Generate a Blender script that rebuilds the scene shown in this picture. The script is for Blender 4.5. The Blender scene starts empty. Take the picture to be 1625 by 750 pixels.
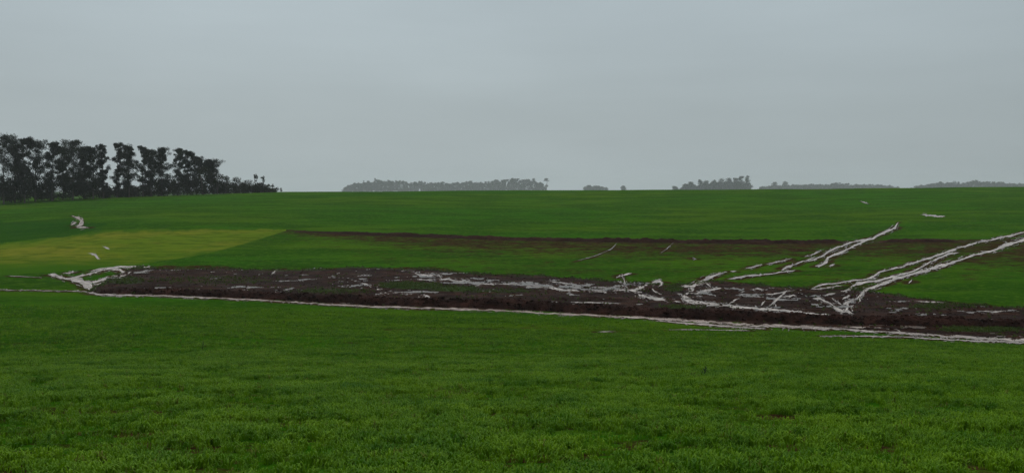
import bpy, math, random
import numpy as np
from mathutils import Vector, kdtree

random.seed(7)
rng = np.random.default_rng(11)
scene = bpy.context.scene
COL = scene.collection
R = math.radians

# ------------------------------------------------------------------ camera
F = 1407.0            # focal length in pixels of a 1625 px wide picture (60 degrees)
EYE = 305.0           # picture row of eye level
cam = bpy.data.cameras.new('camera')
cam.sensor_fit = 'HORIZONTAL'
cam.sensor_width = 36.0
cam.lens = 36.0 * F / 1625.0
cam.shift_y = -(375.0 - EYE) / 1625.0
cam.clip_start = 0.1
cam.clip_end = 9000
camo = bpy.data.objects.new('camera', cam)
COL.objects.link(camo)
camo.location = (0, 0, 0)
camo.rotation_euler = (R(90), 0, 0)
scene.camera = camo

# ------------------------------------------------------------------ sky, sun, exposure
SUN_EL, SUN_AZ = R(58), R(-18)          # azimuth from +Y towards +X
world = bpy.data.worlds.new('World')
scene.world = world
world.use_nodes = True
wn, wl = world.node_tree.nodes, world.node_tree.links
wn.clear()
wout = wn.new('ShaderNodeOutputWorld')
bg = wn.new('ShaderNodeBackground')
bg.inputs['Strength'].default_value = 0.1
sky = wn.new('ShaderNodeTexSky')
sky.sky_type = 'NISHITA'
sky.sun_disc = False
sky.sun_elevation = SUN_EL
sky.sun_rotation = SUN_AZ
sky.dust_density = 4.0
# overcast deck: brighter towards the zenith, soft broad unevenness
tc = wn.new('ShaderNodeTexCoord')
sep = wn.new('ShaderNodeSeparateXYZ')
wl.new(tc.outputs['Generated'], sep.inputs[0])
ramp = wn.new('ShaderNodeValToRGB')
ramp.color_ramp.elements[0].position = 0.0
ramp.color_ramp.elements[0].color = (0.405, 0.470, 0.492, 1)
ramp.color_ramp.elements[1].position = 1.0
ramp.color_ramp.elements[1].color = (1.0, 1.0, 1.0, 1)
e = ramp.color_ramp.elements.new(0.55); e.color = (0.86, 0.90, 0.92, 1)
e = ramp.color_ramp.elements.new(0.09); e.color = (0.375, 0.436, 0.457, 1)
e = ramp.color_ramp.elements.new(0.22); e.color = (0.405, 0.475, 0.505, 1)
wl.new(sep.outputs['Z'], ramp.inputs['Fac'])
mapn = wn.new('ShaderNodeMapping')
mapn.inputs['Scale'].default_value = (1.0, 1.0, 3.2)
mapn.inputs['Rotation'].default_value = (0, 0.12, 0)
wl.new(tc.outputs['Generated'], mapn.inputs['Vector'])
cn = wn.new('ShaderNodeTexNoise')
cn.inputs['Scale'].default_value = 1.7
cn.inputs['Detail'].default_value = 4
cn.inputs['Roughness'].default_value = 0.45
wl.new(mapn.outputs[0], cn.inputs['Vector'])
cr = wn.new('ShaderNodeMapRange')
cr.inputs['From Min'].default_value = 0.3
cr.inputs['From Max'].default_value = 0.7
cr.inputs['To Min'].default_value = 8.9
cr.inputs['To Max'].default_value = 10.9
wl.new(cn.outputs['Fac'], cr.inputs['Value'])
# the deck is a little brighter on the side the sun stands behind it
dot = wn.new('ShaderNodeVectorMath'); dot.operation = 'DOT_PRODUCT'
dot.inputs[1].default_value = (math.sin(SUN_AZ), math.cos(SUN_AZ), 0)
wl.new(tc.outputs['Generated'], dot.inputs[0])
dr = wn.new('ShaderNodeMapRange')
dr.inputs['From Min'].default_value = -1; dr.inputs['From Max'].default_value = 1
dr.inputs['To Min'].default_value = 0.45; dr.inputs['To Max'].default_value = 1.0
wl.new(dot.outputs['Value'], dr.inputs['Value'])
mapb = wn.new('ShaderNodeMapping'); mapb.inputs['Scale'].default_value = (1.6, 1.6, 16.0); mapb.inputs['Rotation'].default_value = (0.05, 0.09, 0)
wl.new(tc.outputs['Generated'], mapb.inputs['Vector'])
cb = wn.new('ShaderNodeTexNoise'); cb.inputs['Scale'].default_value = 1.9; cb.inputs['Detail'].default_value = 6; cb.inputs['Roughness'].default_value = 0.55
wl.new(mapb.outputs[0], cb.inputs['Vector'])
crb = wn.new('ShaderNodeMapRange')
crb.inputs['From Min'].default_value = 0.3; crb.inputs['From Max'].default_value = 0.7
crb.inputs['To Min'].default_value = 0.978; crb.inputs['To Max'].default_value = 1.022
wl.new(cb.outputs['Fac'], crb.inputs['Value'])
m3 = wn.new('ShaderNodeMath'); m3.operation = 'MULTIPLY'
wl.new(crb.outputs['Result'], m3.inputs[0])
m2 = wn.new('ShaderNodeMath'); m2.operation = 'MULTIPLY'
wl.new(cr.outputs['Result'], m2.inputs[0]); wl.new(dr.outputs['Result'], m3.inputs[1]); wl.new(m3.outputs[0], m2.inputs[1])
mul = wn.new('ShaderNodeVectorMath'); mul.operation = 'SCALE'
wl.new(ramp.outputs['Color'], mul.inputs[0])
wl.new(m2.outputs[0], mul.inputs['Scale'])
wmix = wn.new('ShaderNodeMix'); wmix.data_type = 'RGBA'
wmix.inputs['Factor'].default_value = 0.94
wl.new(sky.outputs['Color'], wmix.inputs['A'])
wl.new(mul.outputs[0], wmix.inputs['B'])
wl.new(wmix.outputs['Result'], bg.inputs['Color'])
wl.new(bg.outputs[0], wout.inputs['Surface'])

sun = bpy.data.lights.new('sun', 'SUN')
sun.energy = 1.3
sun.angle = R(35)
sun.color = (1.0, 0.97, 0.92)
suno = bpy.data.objects.new('sun', sun)
COL.objects.link(suno)
sd = Vector((math.sin(SUN_AZ) * math.cos(SUN_EL), math.cos(SUN_AZ) * math.cos(SUN_EL), math.sin(SUN_EL)))
suno.rotation_euler = (-sd).to_track_quat('-Z', 'Y').to_euler()
suno.location = (0, 0, 80)

vs = scene.view_settings
vs.view_transform = 'Standard'
vs.look = 'None'
vs.exposure = 0.0
vs.gamma = 1.0
vs.use_curve_mapping = False
scene.cycles.use_denoising = True
scene.cycles.denoising_prefilter = 'NONE'
scene.cycles.use_adaptive_sampling = False
scene.cycles.max_bounces = 5
scene.cycles.volume_bounces = 1
scene.cycles.sample_clamp_indirect = 4

# ------------------------------------------------------------------ helpers
def noise2(x, y, seed=0):
    x = np.asarray(x, float); y = np.asarray(y, float)
    xi = np.floor(x).astype(np.int64); yi = np.floor(y).astype(np.int64)
    fx = x - xi; fy = y - yi
    fx = fx * fx * (3 - 2 * fx); fy = fy * fy * (3 - 2 * fy)
    def h(a, b):
        n = (a * 374761393 + b * 668265263 + seed * 1442695041) & 0x7fffffff
        n = ((n ^ (n >> 13)) * 1274126177) & 0x7fffffff
        n = n ^ (n >> 16)
        return (n & 0xffff) / 65535.0
    return ((h(xi, yi) * (1 - fx) + h(xi + 1, yi) * fx) * (1 - fy)
            + (h(xi, yi + 1) * (1 - fx) + h(xi + 1, yi + 1) * fx) * fy) * 2 - 1

def fbm(x, y, octaves=4, seed=0, gain=0.5):
    s, a, n = 0.0, 1.0, 0.0
    for k in range(octaves):
        s = s + a * noise2(x * 2 ** k, y * 2 ** k, seed + 31 * k); n += a; a *= gain
    return s / n

def smooth(t):
    t = np.clip(t, 0, 1)
    return t * t * (3 - 2 * t)

def tag(o, label=None, cat=None, group=None, kind=None):
    if label: o['label'] = label
    if cat: o['category'] = cat
    if group: o['group'] = group
    if kind: o['kind'] = kind
    return o

def mesh_obj(name, verts, faces, mat, parent=None, smooth_shade=True, loc=None):
    """verts (n,3) array, faces (m,3) or (m,4) int array, linked as one object"""
    verts = np.asarray(verts, np.float32)
    me = bpy.data.meshes.new(name)
    faces = np.asarray(faces, np.int32)
    m, k = faces.shape
    if loc is not None:
        verts = verts - np.asarray(loc, np.float32)
    me.vertices.add(len(verts)); me.vertices.foreach_set('co', verts.ravel())
    me.loops.add(m * k); me.loops.foreach_set('vertex_index', faces.ravel())
    me.polygons.add(m)
    me.polygons.foreach_set('loop_start', np.arange(0, m * k, k, dtype=np.int32))
    me.polygons.foreach_set('use_smooth', np.full(m, smooth_shade))
    me.update(calc_edges=True)
    me.validate()
    me.materials.append(mat)
    o = bpy.data.objects.new(name, me)
    COL.objects.link(o)
    if loc is not None: o.location = loc
    if parent is not None: o.parent = parent
    return o

def attr(o, name, values):
    a = o.data.attributes.new(name, 'FLOAT', 'POINT')
    a.data.foreach_set('value', np.asarray(values, np.float32).ravel())

def empty(name, loc):
    o = bpy.data.objects.new(name, None)
    COL.objects.link(o)
    o.location = loc
    o.empty_display_size = 0.5
    return o

def grid_faces(nr, nc, mask=None):
    i = np.arange(nr - 1)[:, None] * nc + np.arange(nc - 1)[None, :]
    q = np.stack([i, i + 1, i + nc + 1, i + nc], -1)
    if mask is not None: q = q[mask]
    return q.reshape(-1, 4)

# ------------------------------------------------------------------ materials
def new_mat(name):
    m = bpy.data.materials.new(name); m.use_nodes = True
    nt = m.node_tree; nt.nodes.clear()
    out = nt.nodes.new('ShaderNodeOutputMaterial')
    b = nt.nodes.new('ShaderNodeBsdfPrincipled')
    nt.links.new(b.outputs[0], out.inputs['Surface'])
    return m, nt, b

def nnoise(nt, scale, detail=4, rough=0.55, stretch=None, vec=None, dist=0.0):
    t = nt.nodes.new('ShaderNodeTexNoise')
    t.inputs['Scale'].default_value = scale
    t.inputs['Detail'].default_value = detail
    t.inputs['Roughness'].default_value = rough
    t.inputs['Distortion'].default_value = dist
    if vec is None:
        g = nt.nodes.new('ShaderNodeNewGeometry'); vec = g.outputs['Position']
    if stretch:
        mp = nt.nodes.new('ShaderNodeMapping'); mp.inputs['Scale'].default_value = stretch
        nt.links.new(vec, mp.inputs['Vector']); vec = mp.outputs[0]
    nt.links.new(vec, t.inputs['Vector'])
    return t.outputs['Fac']

def nrange(nt, v, a, b, c=0.0, d=1.0):
    m = nt.nodes.new('ShaderNodeMapRange')
    m.inputs['From Min'].default_value = a; m.inputs['From Max'].default_value = b
    m.inputs['To Min'].default_value = c; m.inputs['To Max'].default_value = d
    nt.links.new(v, m.inputs['Value'])
    return m.outputs['Result']

def nmix(nt, fac, a, b):
    m = nt.nodes.new('ShaderNodeMix'); m.data_type = 'RGBA'
    for s, v in (('A', a), ('B', b)):
        if isinstance(v, tuple): m.inputs[s].default_value = (*v, 1)
        else: nt.links.new(v, m.inputs[s])
    if isinstance(fac, float): m.inputs['Factor'].default_value = fac
    else: nt.links.new(fac, m.inputs['Factor'])
    return m.outputs['Result']

def nmath(nt, op, a, b, clamp=False):
    m = nt.nodes.new('ShaderNodeMath'); m.operation = op; m.use_clamp = clamp
    for i, v in enumerate((a, b)):
        if isinstance(v, (int, float)): m.inputs[i].default_value = v
        else: nt.links.new(v, m.inputs[i])
    return m.outputs[0]

def nattr(nt, name):
    a = nt.nodes.new('ShaderNodeAttribute'); a.attribute_name = name
    return a.outputs['Fac']

def nbump(nt, b, h, strength, dist):
    n = nt.nodes.new('ShaderNodeBump')
    n.inputs['Strength'].default_value = strength; n.inputs['Distance'].default_value = dist
    nt.links.new(h, n.inputs['Height']); nt.links.new(n.outputs[0], b.inputs['Normal'])

SOIL_A, SOIL_B = (0.020, 0.0095, 0.0040), (0.050, 0.0270, 0.0125)

def field_material():
    m, nt, b = new_mat('wheat_field')
    big = nnoise(nt, 0.022, 4, 0.6, stretch=(0.5, 1.0, 1.0))
    mid = nnoise(nt, 0.10, 4, 0.6, stretch=(0.45, 1.0, 1.0))
    row = nnoise(nt, 0.22, 3, 0.6, stretch=(0.30, 1.0, 1.0))
    fine = nnoise(nt, 0.9, 4, 0.7)
    tiny = nnoise(nt, 5.0, 3, 0.7)
    g1 = nmix(nt, nrange(nt, big, 0.42, 0.58), (0.024, 0.098, 0.003), (0.052, 0.110, 0.004))
    g2 = nmix(nt, nrange(nt, mid, 0.44, 0.58, 0, 0.9), g1, (0.017, 0.066, 0.002))
    g2 = nmix(nt, nrange(nt, row, 0.52, 0.64, 0, 0.8), g2, (0.016, 0.052, 0.003))
    g3 = nmix(nt, nrange(nt, fine, 0.50, 0.66, 0, 0.8), g2, (0.060, 0.130, 0.010))
    g4 = nmix(nt, nrange(nt, tiny, 0.50, 0.66, 0, 0.6), g3, (0.012, 0.042, 0.002))
    g5 = nmix(nt, nattr(nt, 'dark_green'), g4, (0.009, 0.050, 0.005))
    soil = nmix(nt, nrange(nt, nnoise(nt, 1.0, 5, 0.7), 0.42, 0.60), SOIL_A, SOIL_B)
    pn = nnoise(nt, 0.7, 6, 0.75, stretch=(0.45, 1.0, 1.0))
    pn2 = nrange(nt, pn, 0.36, 0.64)
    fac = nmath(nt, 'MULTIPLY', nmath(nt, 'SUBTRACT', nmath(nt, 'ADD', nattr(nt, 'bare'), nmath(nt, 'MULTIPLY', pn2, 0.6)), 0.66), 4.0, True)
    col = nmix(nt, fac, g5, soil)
    nt.links.new(col, b.inputs['Base Color'])
    b.inputs['Roughness'].default_value = 1.0
    b.inputs['Specular IOR Level'].default_value = 0.0
    h = nmath(nt, 'ADD', nnoise(nt, 3.0, 5, 0.7), nmath(nt, 'MULTIPLY', mid, 2.0))
    nbump(nt, b, h, 0.9, 0.30)
    return m

def pasture_material():
    m, nt, b = new_mat('pasture_grass')
    a = nnoise(nt, 0.07, 4, 0.6, stretch=(0.6, 1.0, 1.0))
    f = nnoise(nt, 0.45, 5, 0.7, stretch=(0.5, 1.0, 1.0))
    c1 = nmix(nt, nrange(nt, a, 0.42, 0.60), (0.082, 0.132, 0.008), (0.130, 0.145, 0.014))
    c2 = nmix(nt, nrange(nt, f, 0.46, 0.62, 0, 0.8), c1, (0.040, 0.076, 0.004))
    c3 = nmix(nt, nrange(nt, nnoise(nt, 0.16, 5, 0.65), 0.56, 0.68, 0, 0.28), c2, (0.125, 0.100, 0.020))
    c4 = nmix(nt, nattr(nt, 'green'), c3, (0.030, 0.085, 0.004))
    nt.links.new(c4, b.inputs['Base Color'])
    b.inputs['Roughness'].default_value = 1.0
    b.inputs['Specular IOR Level'].default_value = 0.0
    nbump(nt, b, f, 0.9, 0.4)
    return m

def mud_material(name, dark, light, grassy=True, wet=0.4):
    m, nt, b = new_mat(name)
    a = nnoise(nt, 0.55, 7, 0.80, stretch=(0.6, 1.0, 1.0))
    a2 = nnoise(nt, 0.16, 4, 0.6, stretch=(0.3, 1.0, 1.0))
    c = nmix(nt, nrange(nt, a, 0.44, 0.60), dark, light)
    c = nmix(nt, nrange(nt, a2, 0.46, 0.60, 0, 0.7), c, dark)
    if grassy:
        gn = nnoise(nt, 0.28, 6, 0.7, stretch=(0.35, 1, 1))
        fac = nmath(nt, 'MULTIPLY', nmath(nt, 'SUBTRACT', nmath(nt, 'ADD', nattr(nt, 'green'), gn), 0.72), 4.0, True)
        c = nmix(nt, fac, c, (0.024, 0.050, 0.006))
    nt.links.new(c, b.inputs['Base Color'])
    w = nnoise(nt, 0.45, 4, 0.6)
    nt.links.new(nrange(nt, w, 0.35, 0.65, wet, 0.9), b.inputs['Roughness'])
    b.inputs['Specular IOR Level'].default_value = 0.02
    nbump(nt, b, nnoise(nt, 2.2, 6, 0.75), 1.0, 0.30)
    return m

def water_material(name, ca, cb, rough, film=False):
    m, nt, b = new_mat(name)
    a = nnoise(nt, 0.5, 5, 0.7)
    c = nmix(nt, nrange(nt, a, 0.40, 0.62), ca, cb)
    if film:      # shallow margins let the soil show through the silt
        c = nmix(nt, nattr(nt, 'film'), (0.10, 0.070, 0.052), c)
    nt.links.new(c, b.inputs['Base Color'])
    b.inputs['Roughness'].default_value = rough
    b.inputs['IOR'].default_value = 1.333
    nbump(nt, b, nnoise(nt, 1.6, 5, 0.65), 0.5, 0.10)
    return m

def leaf_material(name, ca, cb, trans=0.25):
    m, nt, b = new_mat(name)
    oi = nt.nodes.new('ShaderNodeObjectInfo')
    n = nnoise(nt, 0.5, 3, 0.6)
    f = nmath(nt, 'ADD', nmath(nt, 'MULTIPLY', oi.outputs['Random'], 0.55), nrange(nt, n, 0.35, 0.65, 0.0, 0.5), True)
    nt.links.new(nmix(nt, f, ca, cb), b.inputs['Base Color'])
    b.inputs['Roughness'].default_value = 0.6
    b.inputs['Specular IOR Level'].default_value = 0.08
    if trans:
        tr = nt.nodes.new('ShaderNodeBsdfTranslucent')
        mx = nt.nodes.new('ShaderNodeMixShader')
        mx.inputs[0].default_value = trans
        nt.links.new(nmix(nt, f, ca, cb), tr.inputs['Color'])
        nt.links.new(b.outputs[0], mx.inputs[1]); nt.links.new(tr.outputs[0], mx.inputs[2])
        out = [x for x in nt.nodes if x.type == 'OUTPUT_MATERIAL'][0]
        nt.links.new(mx.outputs[0], out.inputs['Surface'])
    return m

def bark_material():
    m, nt, b = new_mat('bark')
    a = nnoise(nt, 1.5, 5, 0.6, stretch=(3, 3, 0.5))
    nt.links.new(nmix(nt, a, (0.025, 0.021, 0.018), (0.08, 0.07, 0.06)), b.inputs['Base Color'])
    b.inputs['Roughness'].default_value = 0.9
    return m

M_FIELD = field_material()
M_PAST = pasture_material()
M_MUD = mud_material('wet_mud', (0.010, 0.0034, 0.0020), (0.045, 0.0190, 0.0110), True, 0.6)
M_BANK = mud_material('bank_earth', (0.012, 0.0042, 0.0028), (0.046, 0.0195, 0.0140), False, 0.7)
M_STRIP = mud_material('bare_soil', (0.018, 0.0075, 0.0040), (0.045, 0.020, 0.011), True, 0.8)
M_SILT = water_material('silty_runoff', (0.25, 0.20, 0.168), (0.53, 0.455, 0.41), 0.25, True)
M_PUD = water_material('puddle_water', (0.03, 0.018, 0.012), (0.11, 0.080, 0.065), 0.30)
M_EUC = leaf_material('eucalyptus_leaf', (0.013, 0.020, 0.014), (0.028, 0.038, 0.024))
M_SHRUB = leaf_material('shrub_leaf', (0.012, 0.018, 0.009), (0.028, 0.036, 0.016))
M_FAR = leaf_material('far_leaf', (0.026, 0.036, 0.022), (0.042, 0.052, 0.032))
M_BARK = bark_material()

# ------------------------------------------------------------------ terrain height
# profiles of the valley at six bearings (given as picture columns), heights from the eye
PXC = np.array([0, 150, 450, 812, 1200, 1625.0])
toe_py = np.array([460.5, 466, 478, 493, 516, 539.5])
TOE_Y = 13.0 * F / (toe_py - EYE)
bas_py = np.array([435, 428, 428, 437, 452, 487.0])
BAS_Y = 12.45 * F / (bas_py - EYE)
str_py = np.array([387, 366, 366, 380, 385, 382.0])
STR_Y = np.array([185, 195, 200, 190, 182, 180.0])
cre_py = np.array([321, 313, 304, 301.6, 300.4, 295.8])
CRE_Y = np.array([340, 355, 380, 400, 405, 400.0])
YS = np.arange(-60, 4700.01, 0.5)
prof = []
for k in range(6):
    zs = -(str_py[k] - EYE) / F * STR_Y[k]
    zc = -(cre_py[k] - EYE) / F * CRE_Y[k]
    ym = 290.0
    zm = zs + (zc - zs) * (ym - STR_Y[k]) / (CRE_Y[k] - STR_Y[k]) + 0.5
    kn = [(-60, 5.5), (0, -1.7), (10, -3.2), (30, -6.2), (54, -9.8), (TOE_Y[k] - 0.45 * (TOE_Y[k] - 54), -9.8 - 3.2 * 0.66),
          (TOE_Y[k], -13.0), (TOE_Y[k] + 9, -12.65), (max(BAS_Y[k], TOE_Y[k] + 12), -12.45), (STR_Y[k], zs), (ym, zm),
          (CRE_Y[k], zc), (CRE_Y[k] + 60, zc - 0.9), (700, -4.5), (1100, -5.0), (3000, -1), (3800, 3), (4700, 2)]
    kx, kz = zip(*kn)
    prof.append(np.interp(YS, kx, kz))
prof = np.array(prof)
PXT = np.arange(-400, 2026, 10.0)
TAB = np.stack([np.interp(PXT, PXC, prof[:, j]) for j in range(len(YS))], 1)
def gconv(a, sig, axis):
    r = int(3 * sig); k = np.exp(-0.5 * (np.arange(-r, r + 1) / sig) ** 2); k /= k.sum()
    ap = np.pad(a, [(r, r) if i == axis else (0, 0) for i in range(2)], mode='reflect', reflect_type='odd')
    return np.apply_along_axis(lambda v: np.convolve(v, k, 'valid'), axis, ap)
TAB = gconv(gconv(TAB, 6.0, 0), 7.0, 1)

def hgt(X, Y):
    X = np.asarray(X, float); Y = np.asarray(Y, float)
    px = 812.5 + F * X / np.maximum(Y, 12.0)
    u = np.clip((px - PXT[0]) / 10.0, 0, len(PXT) - 1.001)
    v = np.clip((Y - YS[0]) / 0.5, 0, len(YS) - 1.001)
    i = u.astype(int); j = v.astype(int); fu = u - i; fv = v - j
    z = ((TAB[i, j] * (1 - fu) + TAB[i + 1, j] * fu) * (1 - fv) + (TAB[i, j + 1] * (1 - fu) + TAB[i + 1, j + 1] * fu) * fv)
    return z + 0.12 * fbm(X / 23.0, Y / 15.0, 2, 5) * np.clip((Y - 5) / 40, 0, 1)

# lookup: traced picture point -> point on the ground
LPX = np.arange(-320, 1960, 5.0); LPY = np.arange(292, 760, 1.0)
yy = np.concatenate([np.arange(6, 150, 0.25), np.arange(150, 460, 0.5)])
LUT = np.zeros((len(LPX), len(LPY)))
for a, p in enumerate(LPX):
    z = hgt((p - 812.5) / F * yy, yy)
    py = EYE - z / yy * F
    pm = np.minimum.accumulate(py)
    LUT[a] = np.interp(-LPY, -pm, yy)

def ground_at(px, py):
    px = np.asarray(px, float); py = np.asarray(py, float)
    u = np.clip((px - LPX[0]) / 5.0, 0, len(LPX) - 1.001); v = np.clip(py - LPY[0], 0, len(LPY) - 1.001)
    i = u.astype(int); j = v.astype(int); fu = u - i; fv = v - j
    Y = (LUT[i, j] * (1 - fu) + LUT[i + 1, j] * fu) * (1 - fv) + (LUT[i, j + 1] * (1 - fu) + LUT[i + 1, j + 1] * fu) * fv
    X = (px - 812.5) / F * Y
    return X, Y

def inside(X, Y, poly):
    """points inside a plan polygon"""
    r = np.zeros(X.shape, bool)
    n = len(poly)
    for k in range(n):
        x1, y1 = poly[k]; x2, y2 = poly[(k + 1) % n]
        c = ((y1 > Y) != (y2 > Y))
        with np.errstate(divide='ignore', invalid='ignore'):
            xi = (x2 - x1) * (Y - y1) / (y2 - y1 + 1e-12) + x1
        r ^= c & (X < xi)
    return r

def plan(poly):
    p = np.array(poly, float)
    q = [p[0]]
    for k in range(len(p)):
        a, b2 = p[k], p[(k + 1) % len(p)]
        n = max(1, int(np.hypot(*(b2 - a)) / 12))
        for t in range(1, n + 1): q.append(a + (b2 - a) * t / n)
    q = np.array(q[:-1])
    X, Y = ground_at(q[:, 0], q[:, 1])
    return np.stack([X, Y], 1)

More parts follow.
